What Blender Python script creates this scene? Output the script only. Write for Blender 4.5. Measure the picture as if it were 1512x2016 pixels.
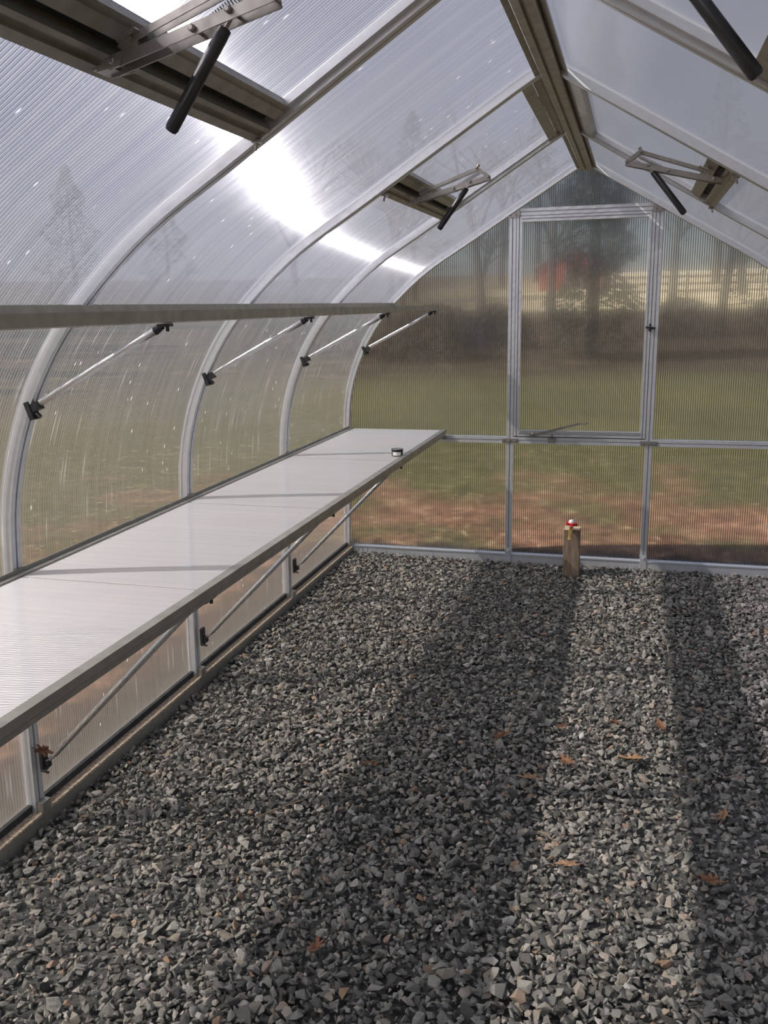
import bpy, bmesh, math, random
import numpy as np
from mathutils import Vector, Matrix

for o in list(bpy.data.objects): bpy.data.objects.remove(o)
SC = bpy.context.scene
COL = SC.collection
PI = math.pi
random.seed(7)

# ------------------------------------------------------------------ camera
CAM = Vector((0.3081, -5.1364, 1.5))
RT = Vector((0.96373, 0.26631, -0.01738)); UP = Vector((-0.04360, 0.22137, 0.97422)); FW = Vector((-0.26329, 0.93812, -0.22495))
cd = bpy.data.cameras.new('camera'); cam = bpy.data.objects.new('camera', cd); COL.objects.link(cam)
cd.sensor_fit = 'HORIZONTAL'; cd.sensor_width = 36.0; cd.lens = 1757.08 / 1512 * 36.0
cd.clip_start = 0.03; cd.clip_end = 500
cam.matrix_world = Matrix(((RT.x, UP.x, -FW.x, CAM.x), (RT.y, UP.y, -FW.y, CAM.y), (RT.z, UP.z, -FW.z, CAM.z), (0, 0, 0, 1)))
SC.camera = cam

# ------------------------------------------------------------------ world, sun, exposure
SUN_DIR = Vector((-0.70, -0.275, 0.665)).normalized()
w = bpy.data.worlds.new('World'); SC.world = w; w.use_nodes = True
nt = w.node_tree; nt.nodes.clear()
sky = nt.nodes.new('ShaderNodeTexSky'); sky.sky_type = 'NISHITA'; sky.sun_disc = False
sky.sun_elevation = math.asin(SUN_DIR.z); sky.sun_rotation = math.atan2(SUN_DIR.x, SUN_DIR.y)
sky.air_density = 1.0; sky.dust_density = 1.5; sky.ozone_density = 1.0
tc = nt.nodes.new('ShaderNodeTexCoord')
cn = nt.nodes.new('ShaderNodeTexNoise'); cn.inputs['Scale'].default_value = 2.2; cn.inputs['Detail'].default_value = 7; cn.inputs['Roughness'].default_value = .6
cr = nt.nodes.new('ShaderNodeValToRGB'); cr.color_ramp.elements[0].position = .33; cr.color_ramp.elements[1].position = .60
mx = nt.nodes.new('ShaderNodeMix'); mx.data_type = 'RGBA'; mx.inputs['B'].default_value = (7.0, 7.5, 9.2, 1)
nt.links.new(tc.outputs['Generated'], cn.inputs['Vector']); nt.links.new(cn.outputs['Fac'], cr.inputs[0])
mf = nt.nodes.new('ShaderNodeMath'); mf.operation = 'MULTIPLY'; mf.inputs[1].default_value = .72
nt.links.new(cr.outputs[0], mf.inputs[0]); nt.links.new(mf.outputs[0], mx.inputs['Factor'])
nt.links.new(sky.outputs[0], mx.inputs['A'])
bg = nt.nodes.new('ShaderNodeBackground'); bg.inputs['Strength'].default_value = 0.095
wo = nt.nodes.new('ShaderNodeOutputWorld'); nt.links.new(mx.outputs['Result'], bg.inputs[0]); nt.links.new(bg.outputs[0], wo.inputs[0])
sd = bpy.data.lights.new('sun', 'SUN'); sd.energy = 12.0; sd.angle = 0.0093; sd.color = (1.0, 0.945, 0.88)
sun = bpy.data.objects.new('sun', sd); COL.objects.link(sun)
sun.rotation_euler = SUN_DIR.to_track_quat('Z', 'Y').to_euler(); sun.location = (-6, -4, 7)
vs = SC.view_settings; SC.display_settings.display_device = 'sRGB'
vs.view_transform = 'Standard'; vs.look = 'None'; vs.gamma = 1.0; vs.use_curve_mapping = False; vs.exposure = -0.25

# ------------------------------------------------------------------ material helpers
def mat(name):
    m = bpy.data.materials.new(name); m.use_nodes = True; m.node_tree.nodes.clear()
    return m, m.node_tree
def N(nt, t, **kw):
    n = nt.nodes.new(t)
    for k, v in kw.items():
        if k in n.inputs.keys(): n.inputs[k].default_value = v
        else: setattr(n, k, v)
    return n
def L(nt, a, b): nt.links.new(a, b)
def ramp(nt, src, stops, interp='LINEAR'):
    r = nt.nodes.new('ShaderNodeValToRGB'); r.color_ramp.interpolation = interp
    e = r.color_ramp.elements
    while len(e) < len(stops): e.new(0.5)
    for el, (p, c) in zip(e, stops):
        el.position = p; el.color = (c, c, c, 1) if isinstance(c, (int, float)) else (*c, 1)
    L(nt, src, r.inputs[0]); return r.outputs[0]
def math_(nt, op, a, b=None, c=None, clamp=False):
    n = nt.nodes.new('ShaderNodeMath'); n.operation = op; n.use_clamp = clamp
    for i, v in enumerate((a, b, c)):
        if v is None: continue
        if isinstance(v, (int, float)): n.inputs[i].default_value = v
        else: L(nt, v, n.inputs[i])
    return n.outputs[0]
def mixsh(nt, fac, a, b):
    n = nt.nodes.new('ShaderNodeMixShader')
    if isinstance(fac, (int, float)): n.inputs[0].default_value = fac
    else: L(nt, fac, n.inputs[0])
    L(nt, a, n.inputs[1]); L(nt, b, n.inputs[2]); return n.outputs[0]
def out(nt, s):
    o = nt.nodes.new('ShaderNodeOutputMaterial'); L(nt, s, o.inputs['Surface'])
def simple(name, col, rough=.5, metal=0.0, noise=None, var=.15, bump=0.0, nscale=30, stretch=None, spec=None):
    m, nt = mat(name); p = N(nt, 'ShaderNodeBsdfPrincipled'); p.inputs['Roughness'].default_value = rough; p.inputs['Metallic'].default_value = metal
    if spec is not None: p.inputs['Specular IOR Level'].default_value = spec
    tc = N(nt, 'ShaderNodeTexCoord'); src = tc.outputs['Object']
    if stretch:
        mp = N(nt, 'ShaderNodeMapping'); mp.inputs['Scale'].default_value = stretch; L(nt, src, mp.inputs[0]); src = mp.outputs[0]
    nz = N(nt, 'ShaderNodeTexNoise', Scale=nscale, Detail=6.0); L(nt, src, nz.inputs['Vector'])
    lo = tuple(c * (1 - var) for c in col); hi = tuple(min(1, c * (1 + var)) for c in col)
    L(nt, ramp(nt, nz.outputs['Fac'], [(.3, lo), (.7, hi)]), p.inputs['Base Color'])
    L(nt, ramp(nt, nz.outputs['Fac'], [(.3, min(1, rough * 1.15)), (.7, rough * .85)]), p.inputs['Roughness'])
    if bump:
        b = N(nt, 'ShaderNodeBump', Strength=bump, Distance=.003); L(nt, nz.outputs['Fac'], b.inputs['Height']); L(nt, b.outputs[0], p.inputs['Normal'])
    out(nt, p.outputs[0]); return m

# ---- twin-wall polycarbonate. UV: U metres along the flutes, V metres across them.
def poly_mat(name, clear=.3, narrow=.35, wide=.2, diff=.1, refl=.08, pitch=.0115, tint=(.93, .94, .96), r1=.05, az=.16, web=.55, streak=.5, drops=.0, whole=(.85, .85, .86), base=None, lw=.34, trails=0.0, dark=.55, hot=.35, top=.5, dust=0.0):
    m, nt = mat(name)
    uv = N(nt, 'ShaderNodeUVMap'); uv.uv_map = 'UVMap'
    sp = N(nt, 'ShaderNodeSeparateXYZ'); L(nt, uv.outputs[0], sp.inputs[0])
    u, v = sp.outputs['X'], sp.outputs['Y']
    ph = math_(nt, 'FRACT', math_(nt, 'DIVIDE', v, pitch))
    d = math_(nt, 'ABSOLUTE', math_(nt, 'SUBTRACT', ph, .5))                # 0 mid cell .5 at web
    webm = ramp(nt, d, [(.26, 0.0), (.36, 1.0)])
    hl = ramp(nt, math_(nt, 'ABSOLUTE', math_(nt, 'SUBTRACT', ph, .28)), [(.0, 1.0), (.10, 0.0)])
    # long faint streaks along the flutes and small variations from cell to cell
    cell = math_(nt, 'FLOOR', math_(nt, 'DIVIDE', v, pitch))
    cx = N(nt, 'ShaderNodeCombineXYZ'); L(nt, math_(nt, 'MULTIPLY', u, 1.3), cx.inputs['X']); L(nt, math_(nt, 'MULTIPLY', v, 34.0), cx.inputs['Y'])
    nz = N(nt, 'ShaderNodeTexNoise', Scale=1.0, Detail=4.0, Roughness=.6); L(nt, cx.outputs[0], nz.inputs['Vector'])
    wn = N(nt, 'ShaderNodeTexWhiteNoise'); wn.noise_dimensions = '1D'; L(nt, cell, wn.inputs['W'])
    st = math_(nt, 'ADD', ramp(nt, nz.outputs['Fac'], [(.35, 0.0), (.75, 1.0)]), math_(nt, 'MULTIPLY', math_(nt, 'SUBTRACT', wn.outputs['Value'], .5), .5), clamp=True)
    tg = N(nt, 'ShaderNodeTangent'); tg.direction_type = 'UV_MAP'; tg.uv_map = 'UVMap'
    tr = N(nt, 'ShaderNodeBsdfTransparent'); tr.inputs[0].default_value = (*tint, 1)
    h1 = N(nt, 'ShaderNodeBsdfHair'); h1.component = 'Transmission'; h1.inputs['RoughnessU'].default_value = r1 * .8; h1.inputs['RoughnessV'].default_value = az
    h2 = N(nt, 'ShaderNodeBsdfHair'); h2.component = 'Transmission'; h2.inputs['RoughnessU'].default_value = r1; h2.inputs['RoughnessV'].default_value = 1.0
    hr = N(nt, 'ShaderNodeBsdfHair'); hr.component = 'Reflection'; hr.inputs['RoughnessU'].default_value = r1 * 1.4; hr.inputs['RoughnessV'].default_value = 1.0
    for h in (h1, h2, hr):
        h.inputs['Color'].default_value = (*tint, 1); L(nt, tg.outputs[0], h.inputs['Tangent'])
    tl = N(nt, 'ShaderNodeBsdfTranslucent'); tl.inputs[0].default_value = (*whole, 1)
    df = N(nt, 'ShaderNodeBsdfDiffuse'); df.inputs[0].default_value = (*(base or whole), 1)
    dd = mixsh(nt, top, tl.outputs[0], df.outputs[0])
    tot = clear + narrow
    a = mixsh(nt, narrow / tot, tr.outputs[0], h1.outputs[0])
    tot2 = wide + diff
    b = mixsh(nt, diff / tot2, h2.outputs[0], dd)
    # the webs scatter, the cells let the view through
    f0 = tot2 / (tot + tot2)
    fac = math_(nt, 'ADD', math_(nt, 'MULTIPLY', webm, web * (1 - f0)), f0 * .8)
    fac = math_(nt, 'ADD', fac, math_(nt, 'MULTIPLY', math_(nt, 'SUBTRACT', st, .4), streak * .3), clamp=True)
    s = mixsh(nt, fac, a, b)
    s = mixsh(nt, math_(nt, 'ADD', math_(nt, 'MULTIPLY', hl, refl * 1.2), refl * .5), s, hr.outputs[0])
    s = mixsh(nt, math_(nt, 'MULTIPLY', hl, hot), s, tl.outputs[0])
    bk = N(nt, 'ShaderNodeBsdfDiffuse'); bk.inputs[0].default_value = (.07, .07, .075, 1)
    s = mixsh(nt, math_(nt, 'MULTIPLY', ramp(nt, d, [(lw, 0.0), (lw+.08, 1.0)]), dark), s, bk.outputs[0])
    if dust:      # splashed dirt on the lowest part of the sheet
        dm = math_(nt, 'MULTIPLY', ramp(nt, math_(nt, 'ADD', u, math_(nt, 'MULTIPLY', nz.outputs['Fac'], .25)), [(.06, 1.0), (.22, .42), (.55, 0.0)]), dust)
        dt = N(nt, 'ShaderNodeBsdfTranslucent'); dt.inputs[0].default_value = (.34, .30, .25, 1)
        dg = N(nt, 'ShaderNodeBsdfDiffuse'); dg.inputs[0].default_value = (.26, .23, .19, 1)
        s = mixsh(nt, dm, s, mixsh(nt, .55, dt.outputs[0], dg.outputs[0]))
    if drops:
        vc = N(nt, 'ShaderNodeCombineXYZ'); L(nt, math_(nt, 'MULTIPLY', u, 32.0), vc.inputs['X']); L(nt, math_(nt, 'MULTIPLY', v, 110.0), vc.inputs['Y'])
        vo = N(nt, 'ShaderNodeTexVoronoi', Scale=1.0, Randomness=1.0); L(nt, vc.outputs[0], vo.inputs['Vector'])
        sr = N(nt, 'ShaderNodeSeparateColor'); L(nt, vo.outputs['Color'], sr.inputs[0])
        spot = math_(nt, 'MULTIPLY', ramp(nt, vo.outputs['Distance'], [(.12, 1.0), (.3, 0.0)]), math_(nt, 'GREATER_THAN', sr.outputs[0], .982))
        s = mixsh(nt, math_(nt, 'MULTIPLY', spot, drops), s, tl.outputs[0])
    if trails:    # dried run marks of condensation
        vc = N(nt, 'ShaderNodeCombineXYZ'); L(nt, math_(nt, 'MULTIPLY', u, 7.0), vc.inputs['X']); L(nt, math_(nt, 'MULTIPLY', v, 95.0), vc.inputs['Y'])
        vo = N(nt, 'ShaderNodeTexVoronoi', Scale=1.0, Randomness=1.0); L(nt, vc.outputs[0], vo.inputs['Vector'])
        sr = N(nt, 'ShaderNodeSeparateColor'); L(nt, vo.outputs['Color'], sr.inputs[0])
        spot = math_(nt, 'MULTIPLY', ramp(nt, vo.outputs['Distance'], [(.10, 1.0), (.5, 0.0)]), math_(nt, 'GREATER_THAN', sr.outputs[0], .88))
        s = mixsh(nt, math_(nt, 'MULTIPLY', spot, trails), s, tl.outputs[0])
    out(nt, s); return m

M = {}
M['poly_side'] = poly_mat('polycarbonate_side', clear=.39, narrow=.46, wide=.08, diff=.02, r1=.0019, az=.16, drops=.35, trails=.07, streak=.45, tint=(.80,.79,.80), dust=.45, web=.7, hot=.05, dark=.55, refl=.05)
M['poly_roof'] = poly_mat('polycarbonate_roof', clear=.30, narrow=.40, wide=.20, diff=.06, r1=.0019, az=.35, drops=.35, streak=1.0, tint=(.81,.80,.90), web=.9, hot=.14, dark=.7)
M['poly_roof_shade'] = poly_mat('polycarbonate_roof_shade', clear=.10, narrow=.46, wide=.26, diff=.12, r1=.004, az=.5, drops=.35, streak=.3, tint=(.88,.86,.88), web=.7, hot=.05, dark=.2)  # same sheet as left; the right slope's shaded look is put into its mix
M['poly_end'] = poly_mat('polycarbonate_end', clear=.20, narrow=.74, wide=.015, diff=.006, r1=.004, az=.006, pitch=.0118, web=.5, streak=.12, refl=.018, lw=.28, dark=.8, hot=.06)
M['poly_bench'] = poly_mat('polycarbonate_bench', clear=.22, narrow=.04, wide=.10, diff=.80, refl=.38, r1=.05, pitch=.0115, web=.3, streak=.3, dark=.10, hot=.05, top=.8, whole=(.90, .89, .91))
M['alu'] = simple('galvanised_aluminium', (.67, .68, .69), .38, .5, var=.05, nscale=35)
M['alu_dull'] = simple('dull_aluminium', (.34, .325, .28), .42, .6, var=.12, nscale=25)
M['steel'] = simple('bright_steel', (.34, .32, .29), .40, .8, var=.08, nscale=60)
M['tube'] = simple('aluminium_tube', (.70, .70, .70), .28, .85, var=.02, nscale=40)
M['black'] = simple('black_plastic', (.018, .018, .02), .38, 0, var=.3)
M['dark'] = simple('dark_rubber_gap', (.03, .03, .03), .7, 0, var=.3)
M['grime'] = simple('dusty_sill', (.42, .33, .24), .9, 0, var=.5, nscale=90, bump=.6)
M['wood'] = simple('weathered_pine', (.22, .16, .11), .85, 0, var=.35, nscale=14, stretch=(9, 9, 1), bump=.4)
M['woodend'] = simple('cut_pine_end', (.62, .47, .32), .8, 0, var=.2, nscale=40)
M['brass'] = simple('brass', (.80, .56, .22), .3, .9, var=.1)
M['red'] = simple('red_enamel', (.52, .015, .012), .35, 0, var=.1)
M['white'] = simple('white_plastic', (.86, .85, .82), .4, 0, var=.03)
M['leaf'] = simple('dry_oak_leaf', (.17, .075, .035), .8, 0, var=.45, nscale=60)
M['leaf2'] = simple('tan_dry_leaf', (.33, .19, .10), .8, 0, var=.35, nscale=60)
M['twig'] = simple('dry_twig', (.26, .19, .12), .85, 0, var=.3, nscale=60)
M['bark'] = simple('tree_bark', (.085, .07, .055), .9, 0, var=.4, nscale=5, bump=.5)
M['ever'] = simple('evergreen_needles', (.030, .042, .018), .8, 0, var=.45, nscale=3)
M['shrub'] = simple('bare_shrub_twigs', (.034, .029, .021), .9, 0, var=.45, nscale=3)
M['redbarn'] = simple('red_barn_boards', (.34, .06, .045), .8, 0, var=.2, nscale=4)
M['barnroof'] = simple('grey_barn_roof', (.20, .19, .19), .7, 0, var=.2, nscale=3)

def stone_mat():
    m, nt = mat('crushed_stone'); p = N(nt, 'ShaderNodeBsdfPrincipled', Roughness=.85)
    g = N(nt, 'ShaderNodeNewGeometry'); oi = N(nt, 'ShaderNodeObjectInfo')
    r = math_(nt, 'FRACT', math_(nt, 'ADD', g.outputs['Random Per Island'], math_(nt, 'MULTIPLY', oi.outputs['Random'], 3.7)))
    c = ramp(nt, r, [(0, (.062, .058, .050)), (.25, (.140, .132, .113)), (.5, (.210, .200, .174)), (.72, (.285, .272, .238)), (.86, (.25, .215, .165)), (.93, (.40, .38, .34)), (.975, (.27, .17, .10)), (1, (.52, .50, .47))])
    tc = N(nt, 'ShaderNodeTexCoord'); nz = N(nt, 'ShaderNodeTexNoise', Scale=160.0, Detail=4.0); L(nt, tc.outputs['Object'], nz.inputs['Vector'])
    mm = N(nt, 'ShaderNodeMix', data_type='RGBA', blend_type='MULTIPLY'); mm.inputs['Factor'].default_value = 1.0
    L(nt, c, mm.inputs['A']); L(nt, ramp(nt, nz.outputs['Fac'], [(.3, .78), (.7, 1.2)]), mm.inputs['B'])
    L(nt, mm.outputs['Result'], p.inputs['Base Color'])
    b = N(nt, 'ShaderNodeBump', Strength=.35, Distance=.002); L(nt, nz.outputs['Fac'], b.inputs['Height']); L(nt, b.outputs[0], p.inputs['Normal'])
    out(nt, p.outputs[0]); return m
M['stone'] = stone_mat()
M['bed'] = simple('stone_dust', (.07, .068, .062), .95, 0, var=.4, nscale=120)

def ground_mat():
    m, nt = mat('garden_ground'); p = N(nt, 'ShaderNodeBsdfPrincipled', Roughness=.95)
    p.inputs['Specular IOR Level'].default_value = .1
    g = N(nt, 'ShaderNodeNewGeometry'); sp = N(nt, 'ShaderNodeSeparateXYZ'); L(nt, g.outputs['Position'], sp.inputs[0])
    dx = math_(nt, 'MAXIMUM', math_(nt, 'SUBTRACT', math_(nt, 'ABSOLUTE', sp.outputs['X']), 1.4), 0.0)
    dy = math_(nt, 'MAXIMUM', sp.outputs['Y'], 0.0)
    d = math_(nt, 'SQRT', math_(nt, 'ADD', math_(nt, 'MULTIPLY', dx, dx), math_(nt, 'MULTIPLY', dy, dy)))
    def noise(s, det=5.0, off=0.0):
        mp = N(nt, 'ShaderNodeMapping'); mp.inputs['Location'].default_value = (off, off, 0); L(nt, g.outputs['Position'], mp.inputs[0])
        n = N(nt, 'ShaderNodeTexNoise', Scale=s, Detail=det, Roughness=.6); L(nt, mp.outputs[0], n.inputs['Vector']); return n.outputs['Fac']
    n1, n2, n3, n4 = noise(1.1), noise(4.5), noise(.28), noise(14.0, 6.0, 3.0)
    def mix(f, a, b):
        k = N(nt, 'ShaderNodeMix', data_type='RGBA')
        for i, x in (('A', a), ('B', b)):
            if isinstance(x, tuple): k.inputs[i].default_value = (*x, 1)
            else: L(nt, x, k.inputs[i])
        if isinstance(f, (int, float)): k.inputs['Factor'].default_value = f
        else: L(nt, f, k.inputs['Factor'])
        return k.outputs['Result']
    soil = ramp(nt, n2, [(.3, (.075, .04, .024)), (.55, (.20, .105, .062)), (.72, (.42, .25, .16))])
    grass = ramp(nt, n2, [(.3, (.032, .04, .013)), (.55, (.085, .08, .032)), (.75, (.19, .145, .072))])
    lawn = ramp(nt, n3, [(.35, (.05, .056, .022)), (.6, (.115, .10, .042))])
    litter = ramp(nt, n1, [(.3, (.022, .018, .012)), (.55, (.055, .040, .025)), (.72, (.19, .12, .07))])
    straw = ramp(nt, n1, [(.35, (.22, .17, .07)), (.5, (.60, .50, .31)), (.7, (.85, .76, .58))])
    # distance bands with ragged borders
    dn = math_(nt, 'ADD', d, math_(nt, 'MULTIPLY', math_(nt, 'SUBTRACT', n1, .5), 2.2))
    f_near = ramp(nt, math_(nt, 'ADD', math_(nt, 'MULTIPLY', n1, 1.0), math_(nt, 'MULTIPLY', d, .055)), [(.52, 0.0), (.66, 1.0)])
    near = mix(f_near, soil, grass)
    c = mix(ramp(nt, math_(nt, 'DIVIDE', dn, 10.0), [(.40, 0.0), (.62, 1.0)]), near, mix(.35, lawn, grass))
    dn3 = math_(nt, 'ADD', d, math_(nt, 'MULTIPLY', math_(nt, 'SUBTRACT', n3, .5), 8.0))
    c = mix(ramp(nt, math_(nt, 'DIVIDE', dn3, 30.0), [(.44, 0.0), (.50, 1.0)]), c, litter)
    ahead = ramp(nt, math_(nt, 'ADD', math_(nt, 'DIVIDE', sp.outputs['X'], 40.0), 0.5), [(.10, 0.0), (.20, 1.0)])
    c = mix(math_(nt, 'MULTIPLY', ahead, ramp(nt, math_(nt, 'DIVIDE', dn3, 100.0), [(.40, 0.0), (.45, 1.0)])), c, straw)
    leftm = ramp(nt, math_(nt, 'ADD', math_(nt, 'DIVIDE', sp.outputs['X'], 40.0), 0.5), [(.25, 1.0), (.40, 0.0)])
    c = mix(math_(nt, 'MULTIPLY', leftm, ramp(nt, math_(nt, 'DIVIDE', d, 30.0), [(.2, 0.0), (.45, .85)])), c, litter)
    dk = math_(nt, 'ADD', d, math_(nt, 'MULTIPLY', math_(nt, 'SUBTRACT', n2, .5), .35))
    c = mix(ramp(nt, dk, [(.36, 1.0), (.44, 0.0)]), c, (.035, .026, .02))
    n5 = noise(11.0, 5.0, 9.0)
    c = mix(math_(nt, 'MULTIPLY', ramp(nt, dk, [(.40, 0.0), (.5, 1.0)]), ramp(nt, n5, [(.60, 0.0), (.68, .6)])), c, (.52, .40, .24))
    c = mix(math_(nt, 'MULTIPLY', 1.0, ramp(nt, n5, [(.33, .7), (.40, 0.0)])), c, (.03, .032, .014))
    mm = N(nt, 'ShaderNodeMix', data_type='RGBA', blend_type='MULTIPLY'); mm.inputs['Factor'].default_value = 1.0
    L(nt, c, mm.inputs['A']); L(nt, ramp(nt, n4, [(.3, .45), (.7, 1.5)]), mm.inputs['B']); L(nt, mm.outputs['Result'], p.inputs['Base Color'])
    out(nt, p.outputs[0]); return m
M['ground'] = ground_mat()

# ------------------------------------------------------------------ mesh helpers
class MB:
    def __init__(s): s.v = []; s.f = []; s.uv = None
    def add(s, vs, fs):
        b = len(s.v); s.v += [tuple(x) for x in vs]; s.f += [tuple(b + i for i in f) for f in fs]; return s
    def box(s, lo, hi, bev=0.0):
        x0, y0, z0 = lo; x1, y1, z1 = hi
        if bev <= 0:
            return s.add([(x0,y0,z0),(x1,y0,z0),(x1,y1,z0),(x0,y1,z0),(x0,y0,z1),(x1,y0,z1),(x1,y1,z1),(x0,y1,z1)],
                         [(0,3,2,1),(4,5,6,7),(0,1,5,4),(1,2,6,5),(2,3,7,6),(3,0,4,7)])
        bm = bmesh.new(); bmesh.ops.create_cube(bm, size=1.0)
        for v in bm.verts: v.co = Vector(((x0+x1)/2 + v.co.x*(x1-x0), (y0+y1)/2 + v.co.y*(y1-y0), (z0+z1)/2 + v.co.z*(z1-z0)))
        bmesh.ops.bevel(bm, geom=bm.edges[:], offset=bev, segments=1, affect='EDGES')
        return s.addbm(bm)
    def addbm(s, bm):
        bm.verts.index_update(); s.add([v.co[:] for v in bm.verts], [[v.index for v in f.verts] for f in bm.faces]); bm.free(); return s
    def obox(s, a, b, wdt, hgt, side):      # bar from a to b, width along 'side', height across
        a, b, side = Vector(a), Vector(b), Vector(side).normalized(); d = (b - a).normalized(); u = d.cross(side).normalized()
        vs = []
        for p in (a, b):
            for i, j in ((-1,-1),(1,-1),(1,1),(-1,1)): vs.append(p + side*(i*wdt/2) + u*(j*hgt/2))
        return s.add(vs, [(0,1,2,3),(7,6,5,4),(0,4,5,1),(1,5,6,2),(2,6,7,3),(3,7,4,0)])
    def tube(s, pts, r, n=12, cap=True):
        pts = [Vector(p) for p in pts]; rs = r if isinstance(r, (list, tuple)) else [r]*len(pts)
        t0 = (pts[1]-pts[0]).normalized(); ref = Vector((0,0,1)) if abs(t0.z) < .9 else Vector((1,0,0)); u = t0.cross(ref).normalized()
        vs = []; k = len(pts)
        for i, p in enumerate(pts):
            t = (pts[min(i+1,k-1)] - pts[max(i-1,0)]).normalized(); u = (u - t*u.dot(t)).normalized(); w_ = t.cross(u)
            for j in range(n):
                a = 2*PI*j/n; vs.append(p + (u*math.cos(a) + w_*math.sin(a))*rs[i])
        fs = [(i*n+j, i*n+(j+1)%n, (i+1)*n+(j+1)%n, (i+1)*n+j) for i in range(k-1) for j in range(n)]
        if cap: fs += [tuple(reversed(range(n))), tuple((k-1)*n+j for j in range(n))]
        return s.add(vs, fs)
    def lathe(s, c, prof, n=20, axis='z'):
        vs = []; c = Vector(c)
        for r, z in prof:
            for j in range(n):
                a = 2*PI*j/n; x, y = r*math.cos(a), r*math.sin(a)
                vs.append(c + (Vector((x,y,z)) if axis == 'z' else Vector((x,z,y))))
        k = len(prof)
        fs = [(i*n+j, i*n+(j+1)%n, (i+1)*n+(j+1)%n, (i+1)*n+j) for i in range(k-1) for j in range(n)]
        fs += [tuple(reversed(range(n))), tuple((k-1)*n+j for j in range(n))]
        return s.add(vs, fs)
    def extrude_y(s, poly, y0, y1):          # poly: list of (x,z)
        n = len(poly); vs = [(x,y0,z) for x,z in poly] + [(x,y1,z) for x,z in poly]
        return s.add(vs, [tuple(range(n)), tuple(reversed(range(n,2*n)))] + [(i,(i+n),(i+1)%n+n,(i+1)%n) for i in range(n)])
    def extrude_dir(s, sec, a, b):            # sec: list of 3D offsets, straight sweep a->b
        a, b = Vector(a), Vector(b); n = len(sec); vs = [a+Vector(o) for o in sec] + [b+Vector(o) for o in sec]
        return s.add(vs, [tuple(range(n)), tuple(reversed(range(n,2*n)))] + [(i,(i+n),(i+1)%n+n,(i+1)%n) for i in range(n)])
    def mesh(s, name, m, smooth=False):
        me = bpy.data.meshes.new(name); me.from_pydata([tuple(v) for v in s.v], [], s.f); me.materials.append(m)
        bm = bmesh.new(); bm.from_mesh(me); bmesh.ops.recalc_face_normals(bm, faces=bm.faces[:]); bm.to_mesh(me); bm.free()
        if smooth:
            me.polygons.foreach_set('use_smooth', [True]*len(me.polygons))
            try: me.set_sharp_from_angle(angle=math.radians(40))
            except Exception: pass
        me.update(); return me
    def obj(s, name, m, parent=None, smooth=False, label=None):
        o = bpy.data.objects.new(name, s.mesh(name, m, smooth)); COL.objects.link(o)
        if parent: o.parent = parent
        if label: o['label'] = label
        return o
def empty(name, loc=(0,0,0), rz=0.0):
    o = bpy.data.objects.new(name, None); COL.objects.link(o); o.location = loc; o.rotation_euler = (0,0,rz); o.empty_display_size = .1; return o
def tag(o, label, cat, group=None, kind=None):
    if label: o['label'] = label
    if cat: o['category'] = cat
    if group: o['group'] = group
    if kind: o['kind'] = kind
    return o
def struct(name):
    o = empty(name); o['kind'] = 'structure'; return o
def copy_tree(o, parent=None):
    c = o.copy(); COL.objects.link(c)
    if parent: c.parent = parent
    for ch in o.children: copy_tree(ch, c)
    return c
def uvquad(me, fn):
    lay = me.uv_layers.new(name='UVMap')
    for p in me.polygons:
        for li in p.loop_indices:
            lay.data[li].uv = fn(me.vertices[me.loops[li].vertex_index].co)

# ------------------------------------------------------------------ the arch profile (inner faces of the ribs)
S = 1.03; NB = 5; YF = -NB * S; X0 = 0.0175
raw = [(-1.355,0.0),(-1.354,.1),(-1.350,.285),(-1.346,.6),(-1.342,.78),(-1.327,.975),(-1.285,1.13),(-1.222,1.275),(-1.140,1.405),(-1.050,1.509),(-.94,1.612),(-.86,1.676),(-.78,1.73),(-.65,1.807),(-.48,1.913),(-.32,2.0126),(0.0,2.212)]
P0 = np.array(raw); t = np.r_[0, np.cumsum(np.hypot(*np.diff(P0, axis=0).T))]
tt = np.linspace(0, t[-1], 240); px_ = np.interp(tt, t, P0[:,0]); pz_ = np.interp(tt, t, P0[:,1])
k = np.exp(-np.linspace(-2.2,2.2,25)**2); k /= k.sum()
def smooth(a):
    e = np.r_[2*a[0]-a[12:0:-1], a, 2*a[-1]-a[-2:-14:-1]]; return np.convolve(e, k, 'valid')
px_, pz_ = smooth(px_), smooth(pz_)
sel = list(range(0, 240, 5)) + [239]
PROF = [(float(px_[i]), float(pz_[i])) for i in sel]          # left side, base to ridge
def side(p, s):       # s=-1 left, +1 right
    return (p[0] + (0 if p[0] < -.05 else X0*(p[0]+.05)/.05), p[1]) if s < 0 else (X0 + 1.05*abs(p[0]), p[1])
def prof(s): return [side(p, s) for p in PROF]
def subprof(s, z0=None, z1=None, x1=None):
    """profile piece between heights z0..z1 (interpolated ends)"""
    P = prof(s); o = []
    for a, b in zip(P, P[1:]):
        for lim in (z0, z1):
            if lim is not None and (a[1]-lim)*(b[1]-lim) < 0:
                f = (lim-a[1])/(b[1]-a[1]); q = (a[0]+f*(b[0]-a[0]), lim)
                o.append(q)
        o.append(b)
    o = [P[0]] + o
    o = [q for q in o if (z0 is None or q[1] >= z0-1e-6) and (z1 is None or q[1] <= z1+1e-6)]
    r = []
    for q in o:
        if not r or abs(q[0]-r[-1][0]) + abs(q[1]-r[-1][1]) > 1e-5: r.append(q)
    return r
def normals(pl, s):
    """inward normals"""
    o = []
    for i in range(len(pl)):
        a, b = pl[max(i-1,0)], pl[min(i+1,len(pl)-1)]; dx, dz = b[0]-a[0], b[1]-a[1]; l = math.hypot(dx,dz)
        n = (dz/l, -dx/l) if s < 0 else (-dz/l, dx/l)
        if s > 0: n = (-abs(dz)/l if dz > 0 else dz/l, n[1]); n = (-(dz/l), (dx/l))
        o.append(n)
    return o
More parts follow.
